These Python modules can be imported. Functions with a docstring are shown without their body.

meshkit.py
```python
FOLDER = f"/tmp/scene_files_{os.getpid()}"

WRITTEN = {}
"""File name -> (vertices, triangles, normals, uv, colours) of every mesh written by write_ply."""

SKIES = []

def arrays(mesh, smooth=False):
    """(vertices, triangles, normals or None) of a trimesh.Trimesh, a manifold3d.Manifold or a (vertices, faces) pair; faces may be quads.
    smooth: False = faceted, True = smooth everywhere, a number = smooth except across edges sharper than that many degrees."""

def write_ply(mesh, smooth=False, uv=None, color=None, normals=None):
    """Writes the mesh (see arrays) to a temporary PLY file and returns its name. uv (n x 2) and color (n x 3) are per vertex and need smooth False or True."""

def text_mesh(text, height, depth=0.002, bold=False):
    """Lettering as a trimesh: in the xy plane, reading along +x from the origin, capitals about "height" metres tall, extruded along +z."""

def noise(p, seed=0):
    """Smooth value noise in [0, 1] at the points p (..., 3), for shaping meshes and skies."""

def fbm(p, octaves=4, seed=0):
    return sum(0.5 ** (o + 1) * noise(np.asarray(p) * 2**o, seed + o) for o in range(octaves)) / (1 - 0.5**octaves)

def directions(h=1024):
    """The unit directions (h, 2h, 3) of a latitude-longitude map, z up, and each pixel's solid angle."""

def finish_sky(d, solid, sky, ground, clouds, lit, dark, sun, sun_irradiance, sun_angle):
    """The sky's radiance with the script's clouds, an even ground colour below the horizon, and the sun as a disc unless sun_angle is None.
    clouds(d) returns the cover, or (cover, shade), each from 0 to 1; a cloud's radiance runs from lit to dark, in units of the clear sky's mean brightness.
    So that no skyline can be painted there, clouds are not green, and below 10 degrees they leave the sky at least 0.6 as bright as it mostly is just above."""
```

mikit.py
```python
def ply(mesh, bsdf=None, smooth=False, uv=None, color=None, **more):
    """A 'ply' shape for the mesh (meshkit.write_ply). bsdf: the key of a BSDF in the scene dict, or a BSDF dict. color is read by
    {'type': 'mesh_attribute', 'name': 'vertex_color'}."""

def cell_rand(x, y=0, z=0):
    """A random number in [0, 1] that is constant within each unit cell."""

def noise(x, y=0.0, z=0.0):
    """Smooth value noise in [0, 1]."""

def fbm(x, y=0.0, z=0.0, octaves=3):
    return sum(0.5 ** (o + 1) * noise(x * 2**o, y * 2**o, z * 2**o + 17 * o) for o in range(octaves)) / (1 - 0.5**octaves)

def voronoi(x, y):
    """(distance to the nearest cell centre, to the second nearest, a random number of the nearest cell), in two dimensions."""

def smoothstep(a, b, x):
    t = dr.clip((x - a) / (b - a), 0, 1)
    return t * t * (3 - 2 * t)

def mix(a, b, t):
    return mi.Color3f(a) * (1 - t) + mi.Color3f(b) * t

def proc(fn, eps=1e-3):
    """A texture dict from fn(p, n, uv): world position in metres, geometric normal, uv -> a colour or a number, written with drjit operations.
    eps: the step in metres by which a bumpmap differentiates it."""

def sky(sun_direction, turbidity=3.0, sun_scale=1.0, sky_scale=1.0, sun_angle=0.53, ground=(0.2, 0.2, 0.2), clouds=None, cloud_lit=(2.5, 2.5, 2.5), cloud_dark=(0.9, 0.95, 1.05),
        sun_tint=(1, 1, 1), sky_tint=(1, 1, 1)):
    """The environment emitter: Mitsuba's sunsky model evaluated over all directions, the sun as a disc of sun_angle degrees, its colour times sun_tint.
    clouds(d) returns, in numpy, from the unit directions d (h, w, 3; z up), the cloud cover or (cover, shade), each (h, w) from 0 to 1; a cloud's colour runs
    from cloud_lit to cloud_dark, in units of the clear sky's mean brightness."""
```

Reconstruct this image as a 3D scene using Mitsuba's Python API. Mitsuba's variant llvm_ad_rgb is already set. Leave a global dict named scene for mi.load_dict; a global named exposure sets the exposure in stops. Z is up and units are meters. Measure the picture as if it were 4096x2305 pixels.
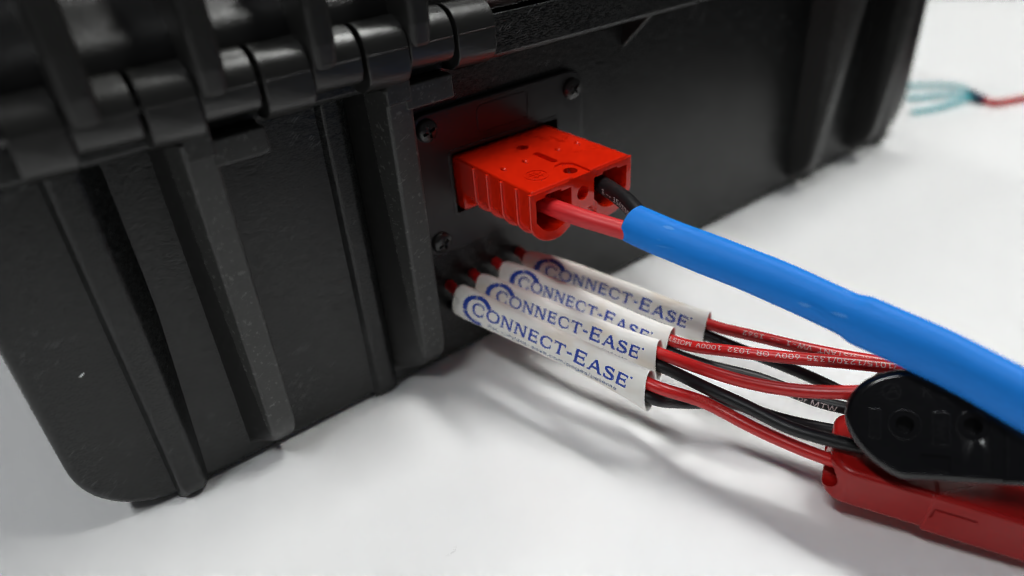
import math
import numpy as np
import trimesh
import mitsuba as mi
import drjit as dr
import manifold3d as m3
from shapely import affinity
from shapely.geometry import LineString, Polygon, Point, box as sbox
from shapely.ops import unary_union
from scipy.interpolate import CubicSpline
import mikit
import meshkit
from mikit import noise, fbm, smoothstep, mix, proc, cell_rand

T = mi.ScalarTransform4f
MM = 0.001                      # everything below is laid out in millimetres: x along the case, y into the case, z up from the table
scene, labels = {}, {}
exposure = -0.13

# ------------------------------------------------------------------ camera, lamps
CAM = np.array([-108.0, -175.4, 154.0])
RIGHT = np.array([0.7846457, -0.61676685, -0.06268798])
DOWN = np.array([-0.37277805, -0.38860047, -0.84263052])
FWD = np.array([0.495346, 0.68453512, -0.53483083])
scene['camera'] = {
    'type': 'thinlens', 'fov': 71.052, 'fov_axis': 'x', 'near_clip': 0.01, 'far_clip': 30.0,
    'aperture_radius': 0.0023, 'focus_distance': 0.192,
    'to_world': T().look_at(origin=(CAM * MM).tolist(), target=((CAM + FWD * 100) * MM).tolist(), up=(-DOWN).tolist())}


def lamp(name, centre, size, strength, colour=(1.0, 0.98, 0.95), yaw=0.0):
    """a ceiling light panel facing down"""
    scene[name] = {'type': 'rectangle',
                   'to_world': T().translate((np.array(centre) * MM).tolist()).rotate([0, 0, 1], yaw).rotate([1, 0, 0], 180).scale([size[0] * MM / 2, size[1] * MM / 2, 1]),
                   'emitter': {'type': 'area', 'radiance': {'type': 'rgb', 'value': [c * strength for c in colour]}}}
    labels[name] = {'kind': 'structure'}


lamp('ceiling_light_panel', (740, -330, 1900), (150, 1000), 70.0, (0.99, 1.0, 0.965))
lamp('ceiling_light_panel_001', (620, 1000, 1900), (160, 900), 17.0, (0.99, 1.0, 0.965))
lamp('ceiling_light_panel_002', (-1050, -300, 1900), (160, 1000), 43.0, (0.965, 0.99, 1.0))
scene['room_light'] = {'type': 'constant', 'radiance': {'type': 'rgb', 'value': [0.055, 0.056, 0.058]}}


# ------------------------------------------------------------------ materials
def rgb(v):
    return {'type': 'rgb', 'value': list(v)}


def plastic(name, colour, rough, spec=0.5, bump=None, bscale=1.0, eps=1e-4, **kw):
    b = {'type': 'principled', 'base_color': colour if isinstance(colour, dict) else rgb(colour),
         'roughness': rough if isinstance(rough, dict) else float(rough), 'specular': spec, **kw}
    if bump is not None:
        b = {'type': 'bumpmap', 'arbitrary': proc(bump, eps), 'scale': bscale, 'bsdf': b}
    scene[name] = {'type': 'twosided', 'bsdf': b}


def grain_fine(p, n, uv):       # moulded leather grain of the shell: wrinkles that run along the case
    x, y, z = p.x * 1000, p.y * 1000, p.z * 1000
    w = fbm(x * 0.6, y * 0.9, z * 0.9, 2) * 2.2
    return fbm(x * 1.3 + w, y * 3.0 + w, z * 3.4 + w, 2) * 0.000062


def grain_coarse(p, n, uv):
    x, y, z = p.x * 1000, p.y * 1000, p.z * 1000
    w = fbm(x * 0.4, y * 0.4, z * 0.4, 2) * 1.8
    return fbm(x * 1.7 + z * 0.8 + w, y * 2.4 + w, z * 2.4 - x * 0.7, 2) * 0.00010


def grain_smooth(p, n, uv):
    x, y, z = p.x * 1000, p.y * 1000, p.z * 1000
    return (fbm(x * 0.35, y * 0.35, z * 0.35, 2) * 0.5 + noise(x * 1.6, y * 1.6, z * 1.6) * 0.09) * 0.00011


def flecked_black(p, n, uv):       # ribs: small pale flecks and scratches in black plastic, front paler than the flanks
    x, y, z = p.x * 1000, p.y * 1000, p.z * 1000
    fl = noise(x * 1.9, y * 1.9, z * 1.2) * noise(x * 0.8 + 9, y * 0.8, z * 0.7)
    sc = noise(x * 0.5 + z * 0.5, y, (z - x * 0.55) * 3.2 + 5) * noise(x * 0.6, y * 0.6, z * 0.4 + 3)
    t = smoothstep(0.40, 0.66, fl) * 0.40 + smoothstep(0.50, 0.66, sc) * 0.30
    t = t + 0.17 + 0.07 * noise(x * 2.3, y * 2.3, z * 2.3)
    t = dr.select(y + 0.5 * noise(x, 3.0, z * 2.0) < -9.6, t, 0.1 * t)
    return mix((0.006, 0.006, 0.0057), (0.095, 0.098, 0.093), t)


def shell_black(p, n, uv):      # moulded skin: fine wrinkles and pits, with hairline scratches
    x, y, z = p.x * 1000, p.y * 1000, p.z * 1000
    w = fbm(x * 0.6, y * 0.9, z * 0.9, 2) * 2.2
    g = fbm(x * 1.3 + w, y * 3.0 + w, z * 3.4 + w, 2)
    t = fbm(x * 0.09, y * 0.09, z * 0.06, 3)
    sc = smoothstep(0.46, 0.60, noise((x + z) * 0.35, y, (z - x * 0.7) * 2.6) * noise(x * 0.5, y, z * 0.5 + 7)) * smoothstep(0.45, 0.7, fbm(x * 0.05 + 3, y, z * 0.05, 2))
    return mix((0.001, 0.0012, 0.0012), (0.017, 0.0182, 0.0178), smoothstep(0.25, 0.75, g)) * (0.75 + 0.5 * t) + mi.Color3f(0.035, 0.036, 0.037) * sc


def shell_gloss(p, n, uv):
    x, y, z = p.x * 1000, p.y * 1000, p.z * 1000
    w = fbm(x * 0.6, y * 0.9, z * 0.9, 2) * 2.2
    g = fbm(x * 1.3 + w, y * 3.0 + w, z * 3.4 + w, 2)
    return 0.20 + 0.30 * smoothstep(0.3, 0.7, g)


plastic('shell_plastic', proc(shell_black), proc(shell_gloss), 0.40, grain_fine, 1.0)
plastic('lid_plastic', (0.008, 0.008, 0.008), 0.38, 0.5, grain_coarse, 1.0)
plastic('rib_plastic', proc(flecked_black), 0.42, 0.45, grain_smooth, 1.0)
plastic('hinge_plastic', (0.011, 0.011, 0.0105), 0.33, 0.5, grain_smooth, 1.0)
plastic('plate_plastic', (0.008, 0.008, 0.009), 0.30, 0.5)
plastic('screw_metal', (0.012, 0.012, 0.012), 0.28, 0.6)
plastic('dark_inside', (0.008, 0.008, 0.008), 0.6, 0.3)


def red_tone(p, n, uv):
    x, y, z = p.x * 1000, p.y * 1000, p.z * 1000
    return mix((0.58, 0.012, 0.002), (0.63, 0.016, 0.003), fbm(x * 0.2, y * 0.2, z * 0.2, 2))


def soft_wave(p, n, uv):
    x, y, z = p.x * 1000, p.y * 1000, p.z * 1000
    return fbm(x * 0.25, y * 0.25, z * 0.25, 2) * 0.00006


plastic('red_housing', proc(red_tone), 0.13, 0.5, soft_wave)
plastic('red_housing_shaded', (0.30, 0.006, 0.005), 0.3, 0.35, soft_wave)  # darker red for the lower plug: the shadow on it is in the colour
plastic('black_housing', (0.004, 0.004, 0.005), 0.12, 0.5, soft_wave)
plastic('black_mark', (0.006, 0.006, 0.007), 0.16, 0.6)
plastic('fin_plastic', (0.009, 0.009, 0.0085), 0.45, 0.4, grain_smooth)
plastic('grey_housing', (0.42, 0.43, 0.40), 0.4, 0.4)
plastic('red_wire', (0.50, 0.014, 0.014), 0.30, 0.5)
plastic('red_wire_thick', (0.58, 0.022, 0.026), 0.42, 0.45)
plastic('black_wire', (0.007, 0.007, 0.008), 0.42, 0.4)


def blue_tone(p, n, uv):
    x, y, z = p.x * 1000, p.y * 1000, p.z * 1000
    sc = smoothstep(0.58, 0.72, noise(x * 0.9 + y * 0.3, y * 0.25, z * 1.2) * noise(x * 0.3 + 4, y * 0.2, z * 0.3)) * 0.35
    return mix((0.008, 0.20, 0.70), (0.18, 0.42, 0.82), sc)


def tube_wave(p, n, uv):
    x, y, z = p.x * 1000, p.y * 1000, p.z * 1000
    return (fbm(x * 0.16, y * 0.09, z * 0.16, 3) * 0.00012 + noise(x * 2.0, y * 2.0, z * 2.0) * 0.000006)


plastic('blue_sleeve', proc(blue_tone), 0.48, 0.22, tube_wave)


def label_tone(p, n, uv):
    x, y, z = p.x * 1000, p.y * 1000, p.z * 1000
    st = smoothstep(0.55, 0.8, fbm(x * 0.12, y * 0.09, z * 0.2, 3))
    return mix((0.82, 0.805, 0.765), (0.74, 0.68, 0.60), st)


plastic('label_white', proc(label_tone), 0.45, 0.4, tube_wave)
plastic('ink_blue', (0.018, 0.055, 0.36), 0.45, 0.4)
plastic('ink_small', (0.03, 0.075, 0.22), 0.5, 0.3)
plastic('ink_white', (0.62, 0.52, 0.50), 0.5, 0.3)
plastic('ink_grey', (0.34, 0.34, 0.34), 0.5, 0.3)
plastic('ink_dim_red', (0.62, 0.10, 0.08), 0.5, 0.3)
plastic('teal_wire', (0.07, 0.46, 0.52), 0.4, 0.5)
plastic('dark_joint', (0.02, 0.03, 0.07), 0.4, 0.5)
plastic('lint_white', (0.8, 0.8, 0.8), 0.8, 0.2)


def table_tone(p, n, uv):
    x, y = p.x * 1000, p.y * 1000
    d1 = dr.sqrt(dr.square((x + 54.0) * 0.9) + dr.square((y + 66.5) * 2.2))
    sm = smoothstep(2.6, 0.6, d1) * smoothstep(0.52, 0.60, fbm(x * 1.1, y * 1.6, 3.0, 2))
    base = mix((0.80, 0.80, 0.805), (0.83, 0.83, 0.83), fbm(x * 0.02, y * 0.02, 1.0, 3))
    return base * (1 - 0.14 * sm)


plastic('table_laminate', proc(table_tone), 0.22, 0.5)


# ------------------------------------------------------------------ mesh helpers
def mesh_of(man):
    m = man.to_mesh()
    return trimesh.Trimesh(m.vert_properties[:, :3], m.tri_verts, process=False)


def man_of(tm):
    return m3.Manifold(m3.Mesh(np.asarray(tm.vertices, np.float32), np.asarray(tm.faces, np.uint32)))


def put(key, mesh, bsdf, smooth=35, **lab):
    if not isinstance(mesh, trimesh.Trimesh):
        mesh = mesh_of(mesh)
    mesh = mesh.copy()
    mesh.apply_scale(MM)
    scene[key] = mikit.ply(mesh, bsdf, smooth=smooth)
    if lab:
        labels[key] = lab
    return key


def numbered(key):
    if key not in scene:
        return key
    i = 1
    while f'{key}_{i:03d}' in scene:
        i += 1
    return f'{key}_{i:03d}'


def part(parent, name, mesh, bsdf, smooth=35, **lab):
    return put(numbered(parent + '__' + name), mesh, bsdf, smooth, **lab)


def thing(key, label, category, group=None):
    labels[key] = {'label': label, 'category': category}
    if group:
        labels[key]['group'] = group
    return key


def ring_normals(p):
    e = np.roll(p, -1, 0) - p
    n = np.stack([e[:, 1], -e[:, 0]], 1)
    n /= np.linalg.norm(n, axis=1, keepdims=True) + 1e-12
    m = n + np.roll(n, 1, 0)
    m /= np.linalg.norm(m, axis=1, keepdims=True) + 1e-12
    c = np.clip((m * n).sum(1, keepdims=True), 0.5, 1)
    return m / c


def resample(poly, step):
    r = poly.buffer(0).simplify(0.012).exterior
    pts = np.array(r.coords)[:-1]
    if not r.is_ccw:
        pts = pts[::-1]
    out = []
    for a, b in zip(pts, np.roll(pts, -1, 0)):
        k = max(1, int(np.linalg.norm(b - a) // step))
        out += [a + (b - a) * i / k for i in range(k)]
    return np.array(out)


def prism(poly, h0, h1, bevel=0.4, n=3, step=4.0, both=True):
    """extrude a shapely polygon (no holes) from h0 to h1 with rounded rims; returns a Manifold in (u, v, w)"""
    p = resample(poly, step)
    nn = ring_normals(p)
    rings = []
    for i in range(n + 1):
        a = i / n * math.pi / 2
        if both or i == n:
            rings.append((bevel * (1 - math.sin(a)) if both else 0.0, h0 + (bevel * (1 - math.cos(a)) if both else 0.0)))
    for i in range(n + 1):
        a = i / n * math.pi / 2
        rings.append((bevel * (1 - math.cos(a)), h1 - bevel * (1 - math.sin(a))))
    V = np.vstack([np.c_[p - nn * d, np.full(len(p), h)] for d, h in rings])
    k = len(p)
    F = []
    for r in range(len(rings) - 1):
        for i in range(k):
            j = (i + 1) % k
            F += [[r * k + i, r * k + j, (r + 1) * k + j], [r * k + i, (r + 1) * k + j, (r + 1) * k + i]]
    t0 = t1 = np.asarray(m3.triangulate([p]))

    def orient(t, pts, up):
        a, b, c = pts[t[:, 0]], pts[t[:, 1]], pts[t[:, 2]]
        cr = (b[:, 0] - a[:, 0]) * (c[:, 1] - a[:, 1]) - (b[:, 1] - a[:, 1]) * (c[:, 0] - a[:, 0])
        t = t.copy()
        sw = (cr > 0) != up
        t[sw] = t[sw][:, ::-1]
        return t
    F += orient(t0.astype(int), p, False).tolist()
    F += (orient(t1.astype(int), p, True) + (len(rings) - 1) * k).tolist()
    return man_of(trimesh.Trimesh(V, np.array(F), process=False))


def rrect(x0, y0, x1, y1, r, q=6):
    return sbox(x0 + r, y0 + r, x1 - r, y1 - r).buffer(r, quad_segs=q)


def mat(c0, c1, c2, o):
    """3 x 4 transform with these columns"""
    return np.c_[np.array(c0, float), np.array(c1, float), np.array(c2, float), np.array(o, float)]


# profile in (x, z), extruded along y: u -> x, v -> z, w -> -y keeps the handedness
XZ = mat((1, 0, 0), (0, 0, 1), (0, -1, 0), (0, 0, 0))
# profile in (y, z), extruded along x: u -> y, v -> z, w -> x
YZ = mat((0, 1, 0), (0, 0, 1), (1, 0, 0), (0, 0, 0))


def xz_prism(poly, y_front, y_back, bevel=0.4, **k):
    return prism(poly, -y_back, -y_front, bevel, **k).transform(XZ)


def yz_prism(poly, x0, x1, bevel=0.4, **k):
    return prism(poly, x0, x1, bevel, **k).transform(YZ)


def cyl(p0, p1, r, seg=28, r1=None):
    p0, p1 = np.array(p0, float), np.array(p1, float)
    d = p1 - p0
    L = np.linalg.norm(d)
    d /= L
    x = np.cross(d, [0, 0, 1] if abs(d[2]) < 0.9 else [1, 0, 0])
    x /= np.linalg.norm(x)
    y = np.cross(d, x)
    return m3.Manifold.cylinder(L, r, r if r1 is None else r1, seg).transform(mat(x, y, d, p0))


def box(x0, y0, z0, x1, y1, z1):
    return m3.Manifold.cube([x1 - x0, y1 - y0, z1 - z0]).translate([x0, y0, z0])


def poly(pts, r=0.0, q=5):
    p = Polygon(pts)
    return p.buffer(-r, join_style=1).buffer(r, quad_segs=q) if r else p


# ------------------------------------------------------------------ sweeps (wires, sleeves) and lettering laid on them
class Sweep:
    def __init__(self, pts, half, thick, up=(0.3, 0, 0.95), n=60, power=2.0):
        P = np.array(pts, float)
        t = np.r_[0, np.cumsum(np.linalg.norm(np.diff(P, axis=0), axis=1))]
        self.f = CubicSpline(t, P)
        self.n, self.power, self.waist = n, power, 0.0
        s = np.linspace(0, t[-1], 400)
        q = self.f(s)
        self.arc = np.r_[0, np.cumsum(np.linalg.norm(np.diff(q, axis=0), axis=1))]
        self.s_of = s
        self.L = self.arc[-1]
        self.half, self.thick = half, thick
        self.up = up if callable(up) else (lambda s, u=np.array(up, float): np.tile(u, (len(s), 1)))

    def val(self, g, s):
        if callable(g):
            return g(s)
        if np.isscalar(g):
            return np.full(len(s), float(g))
        g = np.array(g, float)
        return np.interp(s / self.L, g[:, 0], g[:, 1])

    def frame(self, s):
        s = np.atleast_1d(np.asarray(s, float))
        par = np.interp(s, self.arc, self.s_of)
        ext = np.where(s < 0, s, np.where(s > self.L, s - self.L, 0))
        d = self.f(par, 1)
        d /= np.linalg.norm(d, axis=1, keepdims=True)
        c = self.f(par) + d * ext[:, None]
        u = self.up(s)
        u = u - (u * d).sum(1, keepdims=True) * d
        u /= np.linalg.norm(u, axis=1, keepdims=True)
        return c, d, u, np.cross(d, u)

    def point(self, s, phi, off=0.0):
        """phi: angle round the section, 0 along 'up', 90 degrees along the side that faces d x up"""
        c, d, u, w = self.frame(s)
        a, b = self.val(self.half, s) + off, self.val(self.thick, s) + off
        b = b * (1 - self.waist * np.clip(s / self.L, 0, 1) * np.clip(4 - 5.4 * s / self.L, 0, 1) * np.exp(-((np.cos(phi) - 0.1) / 0.36) ** 2))
        e = 2.0 / self.power
        cu = np.sign(np.cos(phi)) * np.abs(np.cos(phi)) ** e
        cw = np.sign(np.sin(phi)) * np.abs(np.sin(phi)) ** e
        return c + u * (a * cu)[:, None] + w * (b * cw)[:, None]

    def tube(self, k=20, wall=None, s0=0.0, s1=None, warp=None):
        s1 = self.L if s1 is None else s1
        ss = np.linspace(s0, s1, self.n)
        ph = np.linspace(0, 2 * np.pi, k, endpoint=False)
        S, H = np.meshgrid(ss, ph, indexing='ij')

        def shell(off):
            SS = S if warp is None else warp(S, H)
            return self.point(SS.ravel(), H.ravel(), off)
        n = self.n

        def grid(base, flip):
            f = []
            for i in range(n - 1):
                for j in range(k):
                    a, b = base + i * k + j, base + i * k + (j + 1) % k
                    c, d = a + k, b + k
                    f += [[a, b, d], [a, d, c]] if not flip else [[a, d, b], [a, c, d]]
            return f
        if wall is None:
            V = np.vstack([shell(0.0), self.point(np.array([s0]), np.array([0.0]), 0) * 0 + self.frame([s0])[0], self.frame([s1])[0]])
            F = grid(0, False)
            m = n * k
            for j in range(k):
                F += [[m, (j + 1) % k, j], [m + 1, (n - 1) * k + j, (n - 1) * k + (j + 1) % k]]
        else:
            V = np.vstack([shell(0.0), shell(-wall)])
            m = n * k
            F = grid(0, False) + grid(m, True)
            for j in range(k):
                q = (j + 1) % k
                F += [[j, m + j, m + q], [j, m + q, q]]
                r = (n - 1) * k
                F += [[r + j, r + q, m + r + q], [r + j, m + r + q, m + r + j]]
        t = trimesh.Trimesh(V, np.array(F), process=False)
        t.fix_normals()
        return t

    def lay(self, flat, s_of_x, phi_of_y, lift=0.05):
        """bends flat lettering (x, y, z) onto the sweep"""
        v = np.array(flat.vertices)
        P = self.point(s_of_x(v[:, 0]), phi_of_y(v[:, 1], s_of_x(v[:, 0])), lift)
        top = v[:, 2] > v[:, 2].mean()
        P2 = self.point(s_of_x(v[:, 0]), phi_of_y(v[:, 1], s_of_x(v[:, 0])), lift - 0.08)
        out = trimesh.Trimesh(np.where(top[:, None], P, P2), flat.faces, process=False)
        return out


def flat_text(text, height, bold=False, wide=1.0, edge=0.6):
    m = meshkit.text_mesh(text, height, 0.1, bold)
    m.apply_scale([wide, 1, 1])
    return fine(m, edge)


def fine(m, edge):
    v, f = trimesh.remesh.subdivide_to_size(m.vertices, m.faces, edge, max_iter=12)
    return trimesh.Trimesh(v, f, process=False)


# engraved capitals with small serifs, cap height 1
def stroke(pts, w):
    return LineString(pts).buffer(w / 2, cap_style=2, join_style=2, mitre_limit=3)


def serif(x, y, w=0.2, h=0.055):
    return sbox(x - w / 2, y - h / 2, x + w / 2, y + h / 2)


def arc(cx, cy, rx, ry, a0, a1, w0, w1=None, n=40):
    w1 = w0 if w1 is None else w1
    a = np.radians(np.linspace(a0, a1, n))
    ww = w0 + (w1 - w0) * np.sin(np.linspace(0, np.pi, n))
    o = np.c_[cx + (rx + ww / 2) * np.cos(a), cy + (ry + ww / 2 * 0.8) * np.sin(a)]
    i = np.c_[cx + (rx - ww / 2) * np.cos(a), cy + (ry - ww / 2 * 0.8) * np.sin(a)]
    return Polygon(np.vstack([o, i[::-1]]))


def glyph(ch):
    if ch == 'C':
        return unary_union([arc(0.62, 0.5, 0.52, 0.46, 38, 322, 0.07, 0.17), stroke([(1.04, 0.66), (1.04, 0.9)], 0.05), stroke([(1.04, 0.10), (1.04, 0.34)], 0.05)]), 1.22
    if ch == 'O':
        return Point(0, 0).buffer(1, 24) and affinity.translate(affinity.scale(Point(0, 0).buffer(1, 24), 0.68, 0.54).difference(affinity.scale(Point(0, 0).buffer(1, 24), 0.51, 0.43)), 0.72, 0.5), 1.44
    if ch == 'N':
        return unary_union([stroke([(0.2, 0), (0.2, 1)], 0.11), stroke([(1.05, 0), (1.05, 1)], 0.11), Polygon([(0.12, 1), (0.34, 1), (1.11, 0), (0.93, 0)]), serif(0.2, 0.03, 0.3), serif(0.14, 0.97, 0.26), serif(1.05, 0.97, 0.3)]), 1.28
    if ch == 'E':
        return unary_union([stroke([(0.2, 0), (0.2, 1)], 0.17), stroke([(0.1, 0.055), (0.92, 0.055)], 0.11), stroke([(0.1, 0.5), (0.78, 0.5)], 0.1), stroke([(0.1, 0.945), (0.9, 0.945)], 0.11),
                            stroke([(0.9, 0), (0.9, 0.24)], 0.05), stroke([(0.88, 0.78), (0.88, 1)], 0.05), stroke([(0.78, 0.38), (0.78, 0.62)], 0.05)]), 1.06
    if ch == 'T':
        return unary_union([stroke([(0.52, 0), (0.52, 1)], 0.17), stroke([(0.04, 0.945), (1.0, 0.945)], 0.11), stroke([(0.05, 0.74), (0.05, 1)], 0.05), stroke([(0.99, 0.74), (0.99, 1)], 0.05), serif(0.52, 0.03, 0.36)]), 1.06
    if ch == 'A':
        return unary_union([stroke([(0.14, 0), (0.60, 1)], 0.09), stroke([(1.12, 0), (0.62, 1)], 0.18), stroke([(0.32, 0.33), (0.98, 0.33)], 0.09), serif(0.14, 0.03, 0.28), serif(1.12, 0.03, 0.36)]), 1.28
    if ch == 'S':
        p = [(0.80, 0.80), (0.68, 0.91), (0.46, 0.95), (0.22, 0.88), (0.17, 0.72), (0.30, 0.58), (0.56, 0.49), (0.82, 0.38), (0.88, 0.22), (0.72, 0.08), (0.46, 0.045), (0.22, 0.09), (0.12, 0.22)]
        q = np.array(p)
        t = np.linspace(0, 1, len(q))
        c = CubicSpline(t, q)(np.linspace(0, 1, 50))
        return unary_union([LineString(c).buffer(0.065, cap_style=2), LineString(c[14:36]).buffer(0.085), stroke([(0.82, 0.72), (0.82, 0.98)], 0.05), stroke([(0.13, 0.02), (0.13, 0.30)], 0.05)]), 1.02
    if ch == '-':
        return sbox(0.08, 0.40, 0.5, 0.52), 0.58


def extrude_all(shape, depth=0.1, edge=0.6):
    parts = [trimesh.creation.extrude_polygon(g, depth, engine='earcut') for g in getattr(shape, 'geoms', [shape]) if g.area > 1e-6]
    return fine(trimesh.util.concatenate(parts), edge)


def brand_word():
    """the printed word, x from 0 to 1 along it, y in cap heights of the small capitals"""
    out, x = [], 0.0
    for ch, s in zip('CONNECT-EASE', [1.18, 1, 1, 1, 1, 1, 1, 1, 1.18, 1, 1, 1.0]):
        g, w = glyph(ch)
        y0 = -0.09 if s > 1 and ch == 'C' else 0
        out.append(affinity.translate(affinity.scale(g, s, s, origin=(0, 0)), x, y0))
        x += w * s + 0.13
    out.append(Point(x + 0.02, 1.0).buffer(0.07))
    return unary_union(out).buffer(0.028), x


def brand_ring():
    """ring mark in three arcs round the first letter, centred, outer radius 1"""
    r = []
    for a0, a1 in ((28, 104), (108, 196), (200, 292)):
        r.append(arc(0, 0, 0.84, 0.84, a0, a1, 0.32))
    return unary_union(r)


# ------------------------------------------------------------------ the setting: the table
e = np.array([0.545, -0.839])           # the far edge of the table runs this way
nrm = np.array([0.839, 0.545])
c0 = np.array([636.0, 101.0])
tab = Polygon([(680, 70), (60, -185), (-900, -585), (-1200, 300), (164, 865)]).buffer(-4).buffer(4)
put('table_top', prism(tab, -28, 0, 2.0, step=400), 'table_laminate', kind='structure')

# ------------------------------------------------------------------ the hard case
K = thing('hard_case', 'large black plastic hard case standing hinge side out on the white table', 'case')
X0, X1 = -124.2, 293.7
body = xz_prism(poly([(X0, 1.0), (X1, 1.0), (X1, 112), (X0, 112)], 23.0, 16), 0.0, 250.0, 2.4, n=4, step=30)
body = body - box(2 - 3.6, -5, 54.8, 40.5, 9, 74.6)
part(K, 'body', body, 'shell_plastic')

# rim of the lower half, over the wall
rim = yz_prism(poly([(10, 96.5), (-1.0, 98.3), (-13.2, 102.3), (-14.2, 103.4), (-14.2, 114.0), (10, 114.0)], 0.7), X0 + 6, X1 - 6, 1.2, step=60)
part(K, 'rim', rim, 'shell_plastic')
gus = prism(poly([(-13, 103.0), (2, 88.5), (2, 103.5)], 0.3), -1.1, 1.1, 0.5).transform(mat((0, 1, 0), (0, 0, 1), (1, 0, 0), (73.5, 0, 0)))
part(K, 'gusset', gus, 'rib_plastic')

# lid
lp = CubicSpline(np.linspace(0, 1, 10), np.array([(-14.2, 119.0), (-13.8, 122.3), (-12.7, 124.6), (-10.6, 126.6), (-7.4, 128.3), (-3.6, 130.0), (-0.6, 132.6), (1.4, 137.0), (3.2, 143.0), (6.5, 150.0)]))(np.linspace(0, 1, 60))
lid = yz_prism(Polygon([(30, 115.2), (-14.2, 115.2)] + lp.tolist() + [(30, 153)]), X0 + 5, X1 - 5, 1.0, step=60)
part(K, 'lid', lid, 'lid_plastic')

# hinge knuckles
HY, HZ, HR = -16.5, 113.2, 6.5
edges = [-108.4, -95.9, -83.4, -71.6, -59.2, -46.9, -34.7, -22.2, -9.4, 3.5]


def knuckle(x0, x1, lower):
    a = np.radians(np.linspace(0, 180, 24))
    top = [(HY + HR * math.cos(t), HZ + HR * math.sin(t)) for t in a]
    if lower:
        prof = Polygon(top + [(HY - HR, 108.0), (HY - HR + 1.2, 105.6), (HY - 2, 103.6), (HY + HR, 103.0)])
    else:
        prof = Polygon(top + [(HY - HR, 110.2), (HY - HR + 0.9, 108.2), (HY - HR + 2.6, 107.0), (HY - 1, 106.6), (HY + HR, 107.5)])
    k = yz_prism(prof, x0, x1, 0.35, step=20)
    bead = yz_prism(Polygon([(HY - HR - 0.10, HZ), (HY - HR + 0.3, HZ - 0.5), (HY - HR + 0.3, HZ + 0.2)]), x0 + 0.3, x1 - 0.3, 0.02, n=1, step=20)
    return k + bead


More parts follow.
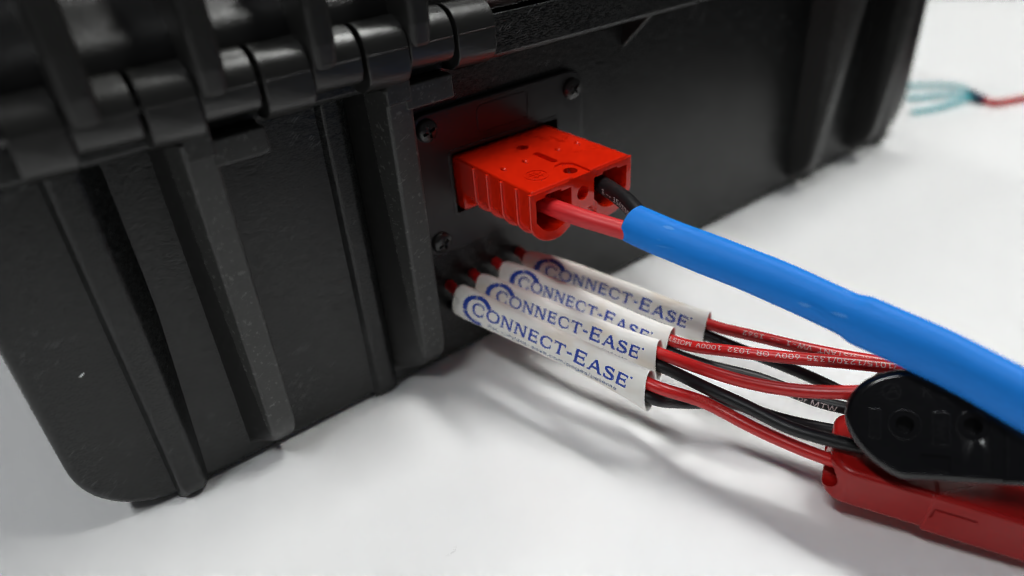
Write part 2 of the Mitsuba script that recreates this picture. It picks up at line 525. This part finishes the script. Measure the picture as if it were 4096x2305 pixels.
for mirror in (False, True):
    for i in range(9):
        lower = i % 2 == 0
        x0, x1 = edges[i] + (1.1 if lower else 0.2) + (1.6 if i == 0 else 0), edges[i + 1] - 0.15
        if mirror:
            x0, x1 = 169.5 - x1, 169.5 - x0
        part(K, 'hinge_knuckle', knuckle(x0, x1, lower), 'hinge_plastic')
    pin = [-118, 2] if not mirror else [167.5, 287.5]
    part(K, 'hinge_pin', cyl((pin[0], HY, HZ), (pin[1], HY, HZ), 2.4), 'screw_metal')
    ends = (-120.5, -109.6) if not mirror else (279.1, 290.0)
    part(K, 'hinge_knuckle', knuckle(*ends, False), 'hinge_plastic')
    # fins of the lid that come down over its knuckles
    for x in (-121.3, -95.9, -71.6, -46.9, -22.2):
        f0, f1 = (x + 0.3, x + 6.5) if not mirror else (169.5 - x - 6.5, 169.5 - x - 0.3)
        f = yz_prism(poly([(-21.0, 110.6), (-23.4, 113.0), (-24.3, 118), (-24.4, 126), (-22.5, 140), (-15, 151), (6, 153), (6, 119), (-12, 117.5), (-15.5, 113.2)], 2.2), f0, f1, 2.0, n=5, step=20)
        part(K, 'lid_fin', f, 'fin_plastic')


# upright ribs of the lower half
def flank_rib(xl, xa, xb, xr, yf, z0, z1, bend, yt=None, r=1.0, lean=0.0, foot=0.0):
    """rib with sloped flanks: base xl..xr on the wall, front xa..xb at y = yf; its foot curves back to the wall over 'bend'"""
    ny = 14
    rows = []
    zs = np.r_[z0 + bend * (1 - np.cos(np.linspace(0, np.pi / 2, ny))), np.linspace(z0 + bend, z1, 10)[1:]]
    ds = np.r_[np.sin(np.linspace(0.02, np.pi / 2, ny)), np.ones(9)]
    secs = []
    for z, d in zip(zs, ds):
        y = yf * d if yt is None else (yf + (yt - yf) * (z - z0) / (z1 - z0)) * d
        secs.append((z, y, d, lean * (z - z0) / (z1 - z0), foot * max(0.0, 1 - (z - z0) / 60.0)))
    a = np.linspace(0, 1, 5)
    xa0, xb0, xr0 = xa, xb, xr

    def section(y, dx, ft, c):
        tip = c * min(2.4, (xb0 - xa0) * 0.35)
        xa, xb, xr = xa0 + dx + tip * 0.6, xb0 + dx - tip, xr0 + ft - tip * 0.8
        s = abs(y)
        rr = min(r, s * 0.4 + 0.01)
        left = [(xl, 1.0), (xl, 0.0)]
        fl = np.array([xa - xl, -s])
        fl /= np.linalg.norm(fl) + 1e-9
        corner = lambda c, d0, d1: [tuple(c + d0 * rr * (1 - t) ** 2 + d1 * rr * t ** 2) for t in a]
        A = corner(np.array([xa, y]), -fl, np.array([1.0, 0]))
        fr = np.array([xr - xb, s])
        fr /= np.linalg.norm(fr) + 1e-9
        B = corner(np.array([xb, y]), np.array([-1.0, 0]), fr)
        return left + A + B + [(xr, 0.0), (xr, 1.0)]
    V, k = [], None
    for z, y, d, ln, ft in secs:
        s = section(y, ln, ft, (1 - d) ** 1.5)
        k = len(s)
        V += [(x, yy, z) for x, yy in s]
    F = []
    n = len(secs)
    for i in range(n - 1):
        for j in range(k):
            q = (j + 1) % k
            F += [[i * k + j, i * k + q, (i + 1) * k + q], [i * k + j, (i + 1) * k + q, (i + 1) * k + j]]
    for j in range(1, k - 1):
        F += [[0, j + 1, j], [(n - 1) * k, (n - 1) * k + j, (n - 1) * k + j + 1]]
    t = trimesh.Trimesh(np.array(V), np.array(F), process=False)
    t.fix_normals()
    return t


part(K, 'rib', flank_rib(-103.4, -102.4, -96.2, -90.8, -4.4, 0.4, 99, 6, r=1.5, foot=-3.6), 'shell_plastic')
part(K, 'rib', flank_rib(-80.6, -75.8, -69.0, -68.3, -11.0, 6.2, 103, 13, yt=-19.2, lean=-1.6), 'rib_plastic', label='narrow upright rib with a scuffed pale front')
part(K, 'rib', flank_rib(-39.6, -38.2, -33.4, -31.0, -1.8, 0.3, 99, 5, r=1.3), 'shell_plastic')
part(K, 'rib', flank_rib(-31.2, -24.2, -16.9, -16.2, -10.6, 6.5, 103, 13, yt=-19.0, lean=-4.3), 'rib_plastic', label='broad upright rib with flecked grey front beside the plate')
MX = 169.5                      # the case is symmetrical: x -> MX - x
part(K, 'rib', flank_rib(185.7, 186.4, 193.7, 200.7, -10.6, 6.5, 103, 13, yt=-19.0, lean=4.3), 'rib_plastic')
part(K, 'rib', flank_rib(200.5, 202.9, 207.7, 209.1, -1.8, 0.3, 99, 5, r=1.3), 'shell_plastic')
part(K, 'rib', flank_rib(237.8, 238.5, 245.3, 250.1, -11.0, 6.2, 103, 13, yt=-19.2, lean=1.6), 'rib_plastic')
part(K, 'rib', flank_rib(260.3, 265.7, 271.9, 272.9, -4.4, 0.4, 99, 6, r=1.5), 'shell_plastic')

# arms of the ribs under the lid knuckles, and the posts that tie the ribs to the hinge
for xa, xb in ((-77.0, -70.5), (-28.4, -21.2)):
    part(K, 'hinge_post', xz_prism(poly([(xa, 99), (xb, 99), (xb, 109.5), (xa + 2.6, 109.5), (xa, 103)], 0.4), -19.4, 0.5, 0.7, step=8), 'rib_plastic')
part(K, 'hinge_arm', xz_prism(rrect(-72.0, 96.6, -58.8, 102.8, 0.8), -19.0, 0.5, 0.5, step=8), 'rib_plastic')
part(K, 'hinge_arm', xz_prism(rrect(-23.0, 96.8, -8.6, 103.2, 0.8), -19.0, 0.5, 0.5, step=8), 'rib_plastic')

# plate with the socket
plate = xz_prism(rrect(-14.6, 42.5, 52.2, 88.6, 6, 8), -2.2, 0.0, 0.7, step=20)
hole = xz_prism(rrect(-1.6, 54.8, 40.5, 74.6, 1.0), -6, 4, 0.1)
PL = part(K, 'socket_plate', plate - hole, 'plate_plastic')
lip = xz_prism(rrect(-2.6, 53.8, 41.5, 75.6, 1.6), -2.45, -2.0, 0.2) - hole
part(K, 'socket_lip', lip, 'plate_plastic')
part(K, 'socket', box(-1.6, 8.4, 54.8, 40.5, 8.9, 74.6), 'dark_inside')
emb = xz_prism(rrect(9.0, 77.7, 29.0, 86.5, 2.2), -2.42, -2.1, 0.1) - xz_prism(rrect(9.4, 78.1, 28.6, 86.1, 1.9), -4, 1, 0.05)
part(PL, 'raised_outline', emb, 'plate_plastic')


def screw_head(x, z, turn):
    a = np.linspace(0, math.pi / 2, 8)
    prof = [(0, 0)] + [(3.5 * math.cos(t), 0.5 + 1.55 * math.sin(t)) for t in a] + [(0, 2.05)]
    prof = np.array([(0, 0), (3.4, 0), (3.5, 0.4)] + [(3.5 * math.cos(t), 0.4 + 1.6 * math.sin(t)) for t in a[1:-1]] + [(0, 2.0)])
    h = man_of(trimesh.creation.revolve(prof, sections=36))
    cr = None
    for k in range(2):
        s = m3.Manifold.cube([4.2, 0.95, 2.2], True).rotate([0, 0, 90 * k])
        cr = s if cr is None else cr + s
    cr = cr + m3.Manifold.cylinder(2.4, 0.55, 1.15, 20).translate([0, 0, -0.9])
    h = h - cr.rotate([0, 0, turn]).translate([0, 0, 1.75])
    return h.transform(mat((1, 0, 0), (0, 0, 1), (0, -1, 0), (x, -2.2, z)))


for x, z, a in ((-8.8, 83.7, 18), (47.0, 82.7, 40), (-8.7, 47.3, 28), (47.0, 47.3, 10)):
    part(PL, 'screw', screw_head(x, z, a), 'screw_metal', 30)

# fleck of lint on the wall
lint = Sweep([(-112.2, -0.12, 49.5), (-111.8, -0.22, 49.55), (-111.4, -0.22, 49.8), (-111.0, -0.12, 49.95)], 0.2, 0.15, n=10)
put('lint_fleck', lint.tube(8), 'lint_white', label='tiny white fleck of lint stuck low on the black case wall', category='lint')

# ------------------------------------------------------------------ the red plug with its thick wires and blue sleeve
A = thing('plug_cable', 'red two-pole plug in the case socket with thick wires in a blue sleeve', 'cable')


def lobes(grow=0.0, cut=None):
    g = unary_union([rrect(-0.2, 64.5, 36.8, 73.0, 0.8), Point(7.6, 65.2).buffer(8.2 + 0, 16).intersection(sbox(-0.2, 50, 36.8, 70)), Point(29.0, 65.2).buffer(8.2, 16).intersection(sbox(-0.2, 50, 36.8, 70)), sbox(-0.2, 65, 15, 70), sbox(21.6, 65, 36.8, 70), sbox(13, 61.4, 23.6, 70)])
    return g.buffer(grow, quad_segs=6) if grow else g


def opening(cx):
    return unary_union([rrect(cx - 6.5, 63, cx + 6.5, 70.2, 0.6), Point(cx, 65.6).buffer(6.5, 14).intersection(sbox(0, 50, 40, 66))]).buffer(-0.3).buffer(0.3)


house = xz_prism(lobes(), -38.3, -0.5, 0.6, n=4, step=6)
house = house + xz_prism(rrect(0.0, 56.0, 36.6, 73.02, 0.8), -4.4, 0.0, 0.4, step=6)
for y in (-12.6, -19.1, -25.8, -32.6, -38.5):
    rr = xz_prism(lobes(0.85).intersection(sbox(-3, 40, 40, 72.4)), y, y + 1.15, 0.35, step=6)
    rr = rr - box(13.2, -50, 50, 23.4, 0, 80)
    house = house + rr
for cx in (7.6, 29.2):
    house = house - xz_prism(opening(cx), -45, -8, 0.2, step=6)
    house = house - box(cx - 3.2, -45, 69, cx + 2.6, -36.6, 70.9)
house = house - cyl((18.4, -45, 66.8), (18.4, -20, 66.8), 2.15)
house = house - cyl((18.6, -11.2, 60), (18.6, -11.2, 80), 1.9) - cyl((18.0, -33.6, 60), (18.0, -33.6, 80), 2.1)
slot = prism(LineString([(18.4, -18.2), (18.4, -26.0)]).buffer(1.15), 70.5, 76, 0.05)
house = house - slot
house = house - prism(poly([(14.6, -50), (21.4, -50), (21.4, -31), (19.2, -28.6), (16.4, -28.6), (14.6, -30.6)], 0.6), 72.35, 76, 0.05)
H = part(A, 'plug_housing', house, 'red_housing', 40)
# raised pips and moulded marks on its top
for x, y in ((4.3, -20.3), (12.2, -20.3), (24.8, -20.5), (32.4, -20.7)):
    w = trimesh.creation.icosphere(2, 1.0)
    w.apply_scale([0.8, 1.3, 0.9])
    w.apply_translation([x, y, 72.85])
    part(H, 'pip', w, 'red_housing', True)
ringm = prism(Point(8.2, -30.4).buffer(3.5, 20), 72.9, 73.3, 0.1) - prism(Point(8.2, -30.4).buffer(3.05, 20), 72, 74, 0.01)
bars = unary_union([sbox(6.2, -30.0, 10.2, -29.6), sbox(6.6, -31.4, 9.8, -31.0), sbox(7.4, -32.0, 7.8, -28.8), sbox(8.7, -32.0, 9.1, -28.8), sbox(7.0, -28.9, 9.6, -28.5)])
mk = [mesh_of(ringm)] + [trimesh.creation.extrude_polygon(g, 0.4, engine='earcut').apply_translation([0, 0, 72.9]) for g in getattr(bars, 'geoms', [bars])]
part(H, 'moulded_mark', trimesh.util.concatenate(mk), 'red_housing', 30)
# moulded lettering, raised in the same red, running along the plug (read from the right-hand side)
tx = []
for i, (s, x) in enumerate((('600V', 27.6), ('50 AMP', 30.2), ('SB', 33.0))):
    t = meshkit.text_mesh(s, 1.5, 0.2)
    t.apply_transform(np.array([[0, 1, 0, x - 0.6], [-1, 0, 0, -6.5 - i * 3.2], [0, 0, 1, 72.95], [0, 0, 0, 1.0]]))
    tx.append(t)
for k in range(9):
    t = trimesh.creation.box([0.3, 1.1 + 0.5 * math.sin(k * 2.1), 0.12])
    t.apply_translation([26.3 + k * 0.9, -25.0 - 0.35 * k, 73.02])
    tx.append(t)
part(H, 'moulded_lettering', trimesh.util.concatenate(tx), 'red_housing', 30)

BL = [(18.2, -57.4, 64.4), (23.3, -76.3, 61.3), (29.2, -94.5, 58.1), (33.5, -114.9, 54.8), (37.4, -133.7, 51.8), (38.6, -148.4, 49.4), (37.1, -168.0, 48.0), (30, -198, 48)]
uz = lambda s: np.c_[0.62 - 0.006 * np.clip(s, 0, 80), 0.12 + 0 * s, 0.78 + 0 * s]


def bw(s):
    x = s / 138.0
    w = 5.25 + 0.05 * smooth01((s - 2) / 30) - 0.1 * np.exp(-((s - 57) / 5.0) ** 2) + 0.75 * smooth01((s - 57) / 4.0)
    return w + 0.04 * np.sin(s * 0.35)


def bt(s):
    return 3.7 + 0.35 * smooth01((s - 57) / 6.0) + 0.05 * np.sin(s * 0.22 + 1)


def smooth01(t):
    t = np.clip(t, 0, 1)
    return t * t * (3 - 2 * t)


blue = Sweep(BL, bw, bt, up=uz, n=150, power=2.1)
part(A, 'blue_sleeve', blue.tube(48, wall=0.55, warp=lambda S, P: S + (0.2 * np.cos(P) + 0.5 * np.cos(2 * P)) * np.clip(1 - S / 8, 0, 1)), 'blue_sleeve', 50)
c, d, u, w = blue.frame([3.0, 14.0, 28.0, 42.0, 58.0, 75.0, 95.0, 115.0, 135.0])
rw = Sweep([(7.6, -9, 65.4), (7.7, -20, 65.4), (7.8, -30, 65.4), (9.0, -41, 65.1), (12.6, -51, 64.0)] + [tuple(c[i] - u[i] * 2.25) for i in range(9)], 2.55, 2.5, n=90)
part(A, 'red_wire', rw.tube(22), 'red_wire_thick', True)
kw = Sweep([(29.0, -9, 65.6), (28.8, -20, 65.7), (28.4, -30, 65.8), (26.0, -42, 66.2), (22.8, -52, 66.4)] + [tuple(c[i] + u[i] * 2.25) for i in range(9)], 2.6, 2.55, n=90)
KW = part(A, 'black_wire', kw.tube(22), 'black_wire', True)
t = flat_text('1 -- 156205 CSA', 1.45, False, 1.05)
wd = t.bounds[1, 0]
part(KW, 'lettering', kw.lay(t, lambda x: 32.0 + x * 1.3, lambda y, s: np.pi / 2 + 0.25 - (y - 0.7) / 2.6), 'ink_grey', False)


# ------------------------------------------------------------------ the four labelled leads
def housing(o, a, b, n, L, W, Tk, slant=False):
    """two-pole connector body: a along it away from the wires, b across its broad face, n out of the broad face; o = middle of its wire end"""
    if slant:
        out = poly([(0, 0), (0.8, -5.5), (4.5, -10.2), (10.5, -12.9), (26, -13.2), (L, -12.6), (L, 13.4), (12.5, 13.2), (8.2, 11.6), (4.4, 8.6), (1.4, 4.2)], 1.2)
    else:
        out = rrect(0, -W / 2, L, W / 2, 3.2, 8)
    h = prism(out, -Tk, 0, 1.7, n=5, step=5)
    return h, lambda man: man.transform(mat(a, b, n, o))


WORD, WLEN = brand_word()
RING = brand_ring()

leads = [
    dict(lab=[(-8.2, -7.6, 28.4), (-4.6, -26, 27.9), (0.2, -46, 26.6), (4.2, -63, 25.4), (6.9, -76.4, 24.6)], root=(-6.6, 0, 25.4),
         red=[(15.9, -87.4, 22.4), (19.2, -96.8, 20.2), (23.0, -107.5, 18.1), (26.9, -117.3, 16.9), (31.0, -124.5, 16.0)],
         black=[(15.0, -78.9, 17.2), (21.7, -82.0, 15.0), (28.5, -86.0, 13.9), (34.0, -94.8, 12.2), (37.3, -104.5, 12.9), (39.5, -112.0, 14.5), (42.1, -116.8, 14.6)],
         label='nearest labelled red and black lead, its red wire running to the red plug below'),
    dict(lab=[(0.6, -7.2, 28.4), (5.2, -26, 28.4), (10.6, -46, 27.4), (15.0, -60, 26.2), (18.0, -69.8, 25.5)], root=(2.9, 0, 25.6),
         red=[(19.9, -84.0, 29.2), (22.6, -96.6, 30.8), (27.0, -107.6, 32.7), (34.2, -118.5, 35.1), (39.5, -124.6, 36.6)],
         black=[(18.4, -87.4, 25.2), (20.2, -99.0, 25.2), (22.0, -108.7, 24.5), (25.7, -116.7, 23.9), (31.0, -125.3, 23.4), (36, -131.7, 24.3)],
         label='second labelled lead from the front, both its wires entering the glossy black plug'),
    dict(lab=[(10.4, -6.8, 28.8), (15.4, -24, 28.6), (20.2, -44, 27.2), (23.8, -58, 25.6), (26.0, -66.8, 24.6)], root=(12.7, 0, 26.0),
         red=[(29.6, -81.4, 29.4), (35.4, -94.6, 31.6), (41.8, -105.1, 32.8), (48.8, -114.6, 33.0), (54.7, -122.4, 32.9)],
         black=[(29.8, -80.4, 22.4), (36.0, -91.7, 21.4), (39.4, -100.2, 20.0), (41.7, -105.9, 19.3), (45.3, -113.8, 19.5), (51.6, -124.2, 19.9)],
         label='third labelled lead from the front, its red wire printed upside down along the top'),
    dict(lab=[(20.2, -7.1, 28.8), (27.6, -26, 28.4), (34.6, -46, 26.0), (39.4, -60, 24.0), (41.9, -67.5, 23.0)], root=(22.8, 0, 26.2),
         red=[(46.4, -79.9, 25.2), (51.9, -92.4, 25.0), (58.7, -103.7, 24.3), (67.3, -115.0, 23.4), (72, -121, 23)],
         black=[(45.5, -77.7, 19.2), (48.4, -85.1, 18.1), (51.3, -92.5, 16.8), (54.4, -100.5, 15.0), (58.0, -108.0, 12.5), (63.3, -118.4, 11.6), (68, -126, 11.6)],
         label='farthest labelled lead, its wires passing behind the others under the blue sleeve'),
]
R = 1.7
for i, ld in enumerate(leads):
    key = numbered_key = 'labelled_lead' if i == 0 else f'labelled_lead_{i:03d}'
    thing(key, ld['label'], 'cable', 'leads with white printed sleeves below the plug')
    tilt = np.array([0.34, 0.0, 0.94])
    lab = Sweep(ld['lab'], [(0, 5.2), (0.05, 5.35), (0.15, 5.2), (0.45, 4.7), (0.8, 4.85), (0.93, 5.2), (1.0, 5.75)],
                [(0, 2.4), (0.1, 2.55), (0.5, 2.5), (0.75, 2.5), (0.9, 2.75), (1.0, 3.0)], up=tilt, n=70, power=2.25)
    lab.waist = (0.28, 0.22, 0.18, 0.2)[i]
    skew = 1.5 if i in (0, 1) else 0.8
    LB = part(key, 'white_sleeve', lab.tube(44, wall=0.4, warp=lambda S, P: S + skew * np.cos(P) * -0.9 * np.clip((S - lab.L + 8) / 8, 0, 1) + 1.0 * np.abs(np.cos(P)) ** 6 * np.clip(1 - S / 4, 0, 1)), 'label_white', 50)

    # wires: from the wall, through the sleeve, to the connector
    cs, ds, us, ws = lab.frame(np.array([0.03, 0.12, 0.22, 0.32, 0.44, 0.56, 0.68, 0.8, 0.92, 1.01]) * lab.L)
    rx, ry, rz = ld['root']
    red = Sweep([(rx + 0.2, 1.0, rz + 4.3), (rx - 0.3, -2.5, rz + 4.4)] + [tuple(cs[k] + us[k] * 1.8) for k in range(10)] + ld['red'], R, R, n=90)
    blk = Sweep([(rx + 0.2, 1.0, rz - 4.0), (rx - 0.3, -2.5, rz - 3.6)] + [tuple(cs[k] - us[k] * 1.8) for k in range(10)] + ld['black'], R, R, n=90)
    RW = part(key, 'red_wire', red.tube(18), 'red_wire', True)
    BW = part(key, 'black_wire', blk.tube(18), 'black_wire', True)

    # print on the sleeve
    half = lambda s: lab.val(lab.half, s)
    phi = lambda y, s: np.arccos(np.clip(y / half(s), -0.97, 0.97))
    h = 3.05
    x0, x1 = 8.6 + (0.0, 0.5, -0.4, 0.2)[i], lab.L - 5.0 + (0, 0.4, -0.6, 0)[i]
    sx = (x1 - x0) / WLEN
    word = extrude_all(affinity.scale(WORD, sx, h, origin=(0, 0)), 0.1, 0.7)
    part(LB, 'lettering', lab.lay(word, lambda x: x0 + x, lambda y, s: phi(y - 1.35 + 0.3, s)), 'ink_blue', False)
    rg = extrude_all(affinity.scale(RING, 6.0, 4.6, origin=(0, 0)), 0.1, 0.7)
    part(LB, 'ring_mark', lab.lay(rg, lambda x: 10.6 + x, lambda y, s: phi(y + 0.1, s)), 'ink_blue', False)
    sm = flat_text('Pat. connect-ease.com/pages/patents', 1.15, False, 1.0, 0.7)
    w0 = sm.bounds[1, 0]
    part(LB, 'small_lettering', lab.lay(sm, lambda x: 15.5 + x * (lab.L - 24.0) / w0, lambda y, s: phi(y - 3.35, s)), 'ink_small', False)

    # print on the wires
    at = red.arc
    if i == 2:
        t = flat_text('/1015/1230/1335  600V  OR  1032  1000V  MOISTURE', 1.35, False, 1.0, 0.7)
        w0 = t.bounds[1, 0]
        part(RW, 'lettering', red.lay(t, lambda x: red.L - 5.0 - x * 1.3, lambda y, s: np.pi / 2 - 0.55 + (y - 0.75) / R), 'ink_white', False)
    if i == 3:
        t = flat_text('OIL RESISTANT  VW-1  --  1562', 1.35, False, 1.0, 0.7)
        part(RW, 'lettering', red.lay(t, lambda x: red.L - 12.0 - x * 1.3, lambda y, s: np.pi / 2 - 0.45 + (y - 0.75) / R), 'ink_white', False)
    if i == 2:
        t = flat_text('AWG Z or MTW', 1.7, False, 1.0, 0.7)
        part(BW, 'lettering', blk.lay(t, lambda x: blk.L - 36.0 + x * 1.15, lambda y, s: np.pi / 2 + 0.2 - (y - 0.8) / R), 'ink_white', False)
    if i == 0:
        t = flat_text('1032 1000V', 1.4, False, 1.0, 0.7)
        part(RW, 'lettering', red.lay(t, lambda x: red.L - 32.0 - x * 1.1, lambda y, s: np.pi / 2 - 0.7 + (y - 0.7) / R), 'ink_dim_red', False)

# connectors at the far ends
av = RIGHT * 0.9964 + DOWN * 0.085
bv = np.cross(-FWD, av)                      # across the broad face, downwards in the view
bv = bv / np.linalg.norm(bv)
if bv @ DOWN < 0:
    bv = -bv
nv = np.cross(av, bv)                        # points away from the camera, so the broad face looks back at it along -nv


def wire_holes(h, L, spacing, r=3.6, z=0.0, shift=0.0):
    for s in (-1, 1):
        h = h - m3.Manifold.cylinder(14, r, r, 24).rotate([0, 90, 0]).translate([-1, s * spacing / 2 + shift, z])
    return h


def flat_mark(shape, a=0.25):
    return trimesh.util.concatenate([trimesh.creation.extrude_polygon(g, a, engine='earcut') for g in getattr(shape, 'geoms', [shape])])


def to_world(tm, M34):
    m = np.eye(4)
    m[:3] = M34
    tm = tm.copy()
    tm.apply_transform(m)
    if np.linalg.det(m[:3, :3]) < 0:
        tm.invert()
    return tm


nv = np.array([-0.72, -0.27, 0.64])
nv /= np.linalg.norm(nv)
av = av - (av @ nv) * nv
av /= np.linalg.norm(av)
bv = np.cross(av, nv)
bv *= np.sign(bv @ DOWN)
# black plug of the second lead: local (p along, q down, r towards the camera side)
oB = np.array([24.1, -120.8, 33.9])
av_, bv_, rv_ = av, bv, nv
# right-handed local frame: (p, -q, r)
MB = mat(av_, -bv_, rv_, oB)
tip = CubicSpline(np.linspace(0, 1, 9), np.array([(13.4, -11.9), (9.6, -11.2), (5.0, -8.1), (1.6, -4.0), (0.0, 0.6), (0.9, 5.6), (4.4, 9.8), (9.4, 12.1), (14.0, 12.6)]))(np.linspace(0, 1, 40))
outline = Polygon(tip.tolist() + [(30, 12.6), (62, 12.2), (62, -9.1), (30, -10.9)])
bh = prism(outline, -11.5, 0, 1.8, n=5, step=4)
face = Polygon((tip * [0.95, 1.0] + [0.6, 0]).tolist() + [(30, 12.6), (30, -10.9)]).buffer(-1.5)
bh = bh - prism(face, -0.35, 2, 0.05)
for cx, cy in ((12.3, 0.0), (26.0 - 0.6, 0.9)):
    cy = 0.1 if cx < 20 else 1.0
    bh = bh - m3.Manifold.cylinder(20, 1.9, 1.9, 24).translate([cx, cy, -7.5])
    bh = bh - (m3.Manifold.cylinder(2, 3.1, 3.1, 32).translate([cx, cy, -0.9]))
bh = bh - m3.Manifold.cube([0.5, 60, 0.8]).translate([30.6, -30, -0.5]) - m3.Manifold.cube([5.6, 3.4, 3]).translate([15.5, -9.4, -1.6])
bh = bh - m3.Manifold.cylinder(16, 3.0, 3.0, 24).rotate([0, 90, 0]).translate([-1, 7.4, -5.6]) - m3.Manifold.cylinder(16, 3.0, 3.0, 24).rotate([0, 90, 0]).translate([-1, -7.4, -5.6])
D2 = 'labelled_lead_001'
PB = part(D2, 'plug_housing', bh.transform(MB), 'black_housing', 40)
marks = []
for cx, cy in ((12.3, 0.1), (25.4, 1.0)):
    marks.append(mesh_of(prism(Point(cx, cy).buffer(3.4, 24), -0.4, -0.05, 0.1) - prism(Point(cx, cy).buffer(3.12, 24), -1, 1, 0.01)))
cA = unary_union([Point(9.6, 7.3).buffer(2.0, 20).difference(Point(9.6, 7.3).buffer(1.68, 20)), stroke([(8.5, 6.2), (9.9, 8.7)], 0.3), stroke([(9.9, 8.7), (10.9, 6.6)], 0.3), stroke([(9.0, 7.2), (10.8, 7.5)], 0.3)])
marks.append(flat_mark(cA).apply_translation([0, 0, -0.4]))
for tt, px, py, hh in (('K', 15.5, 6.4, 2.6), ('O', 19.2, 6.3, 2.6)):
    m = meshkit.text_mesh(tt, hh, 0.28)
    m.apply_translation([px, py, -0.4])
    marks.append(m)
for bx in ((5.0, -3.6, 7.6, 3.2), (17.6, -3.8, 21.2, 3.6)):
    marks.append(mesh_of(prism(rrect(*bx, 0.4), -0.4, -0.08, 0.08) - prism(rrect(bx[0] + 0.3, bx[1] + 0.3, bx[2] - 0.3, bx[3] - 0.3, 0.3), -1, 1, 0.01)))
for tt, px, py, hh in (('LISTED', 6.9, -3.2, 1.3), ('ANL', 20.2, -2.6, 1.9)):
    m = meshkit.text_mesh(tt, hh, 0.2)
    m.apply_transform(np.array([[0, -1, 0, px], [1, 0, 0, py], [0, 0, 1, -0.4], [0, 0, 0, 1.0]]))
    marks.append(m)
for px, y0, y1 in ((27.4, -8.6, -3.4), (28.2, -8.8, -3.0)):
    b = trimesh.creation.box([0.22, y1 - y0, 0.3])
    b.apply_translation([px, (y0 + y1) / 2, -0.3])
    marks.append(b)
b = trimesh.creation.box([0.2, 20.0, 0.5])
b.apply_translation([31.5, 0.6, -0.12])
marks.append(b)
part(PB, 'moulded_marks', to_world(trimesh.util.concatenate(marks), MB), 'black_mark', 30)


def spare_plug(lead, o, a, b, bsdf, L=50, W=25.5, Tk=11.5, spacing=15.0, name='plug_housing'):
    a = np.array(a, float) / np.linalg.norm(a)
    b = np.array(b, float)
    b -= (b @ a) * a
    b /= np.linalg.norm(b)
    n = np.cross(a, b)
    h = prism(rrect(0, -W / 2, L, W / 2, 5.5, 8), -Tk / 2, Tk / 2, 1.6, n=5, step=5)
    h = wire_holes(h, L, spacing, 4.3)
    Mx = mat(a, b, n, o)
    return h, Mx


# red plug of the nearest lead
h, Mx = spare_plug('labelled_lead', (0, 0, 0), (0.47, -0.88, -0.08), (0.88, 0.47, -0.02), 'red_housing_shaded', W=22.5, spacing=12.5)
oR = np.array([31.2, -115.6, 15.2])
Mx = mat(Mx[:, 0], Mx[:, 1], Mx[:, 2], oR)
step_ = prism(rrect(22.5, -11.6, 62, 11.6, 0.6), -6.1, 6.1, 1.2, n=4, step=6)
h = h + step_
h = h - m3.Manifold.cube([9, 1.2, 0.5], True).translate([28, -11.6, 2.0]) - m3.Manifold.cube([0.4, 1.2, 3], True).translate([23.6, -11.6, 0.6])
part('labelled_lead', 'plug_housing', h.transform(Mx), 'red_housing_shaded', 40)

# grey plug of the third lead and one more for the farthest lead, behind the black one
for lead, o, tone in (('labelled_lead_002', oB + RIGHT * 13.0 + DOWN * -0.6 + FWD * 17.5, 'grey_housing'), ('labelled_lead_003', oB + RIGHT * 23.0 + DOWN * 1.0 + FWD * 33.0, 'grey_housing')):
    h = prism(outline.intersection(sbox(-1, -20, 34, 20)), -11.5, 0, 1.6, n=4, step=4)
    h = h - m3.Manifold.cylinder(16, 3.0, 3.0, 24).rotate([0, 90, 0]).translate([-1, 7.0, -5.6]) - m3.Manifold.cylinder(16, 3.0, 3.0, 24).rotate([0, 90, 0]).translate([-1, -7.4, -5.6])
    part(lead, 'plug_housing', h.transform(mat(av_, -bv_, rv_, o)), tone, 40)

# ------------------------------------------------------------------ far behind: a teal split lead joined to a red wire
B = thing('background_lead', 'blurred teal and red wire lying on the table behind the case', 'cable')
for k, pts in enumerate(([(352, 44, 1.6), (372, 24, 2.5), (379, 8, 3), (371, -4, 3)], [(344, 22, 1.6), (352, 14, 2), (362, 4, 3), (368, -5, 3)], [(322, 8, 1.6), (338, 0, 2), (354, -4, 3), (367, -7, 3)])):
    part(B, 'teal_wire', Sweep(pts, 1.2, 1.2, n=20).tube(10), 'teal_wire', True)
part(B, 'dark_joint', Sweep([(371, -2, 3), (366, -9, 3), (363, -14, 3)], 2.6, 2.6, n=10).tube(12), 'dark_joint', True)
part(B, 'red_wire', Sweep([(364, -13, 3), (363, -18, 2.5), (372, -23, 2), (388, -30, 2), (420, -48, 2), (470, -90, 2)], 1.9, 1.9, n=24).tube(12), 'red_wire', True)
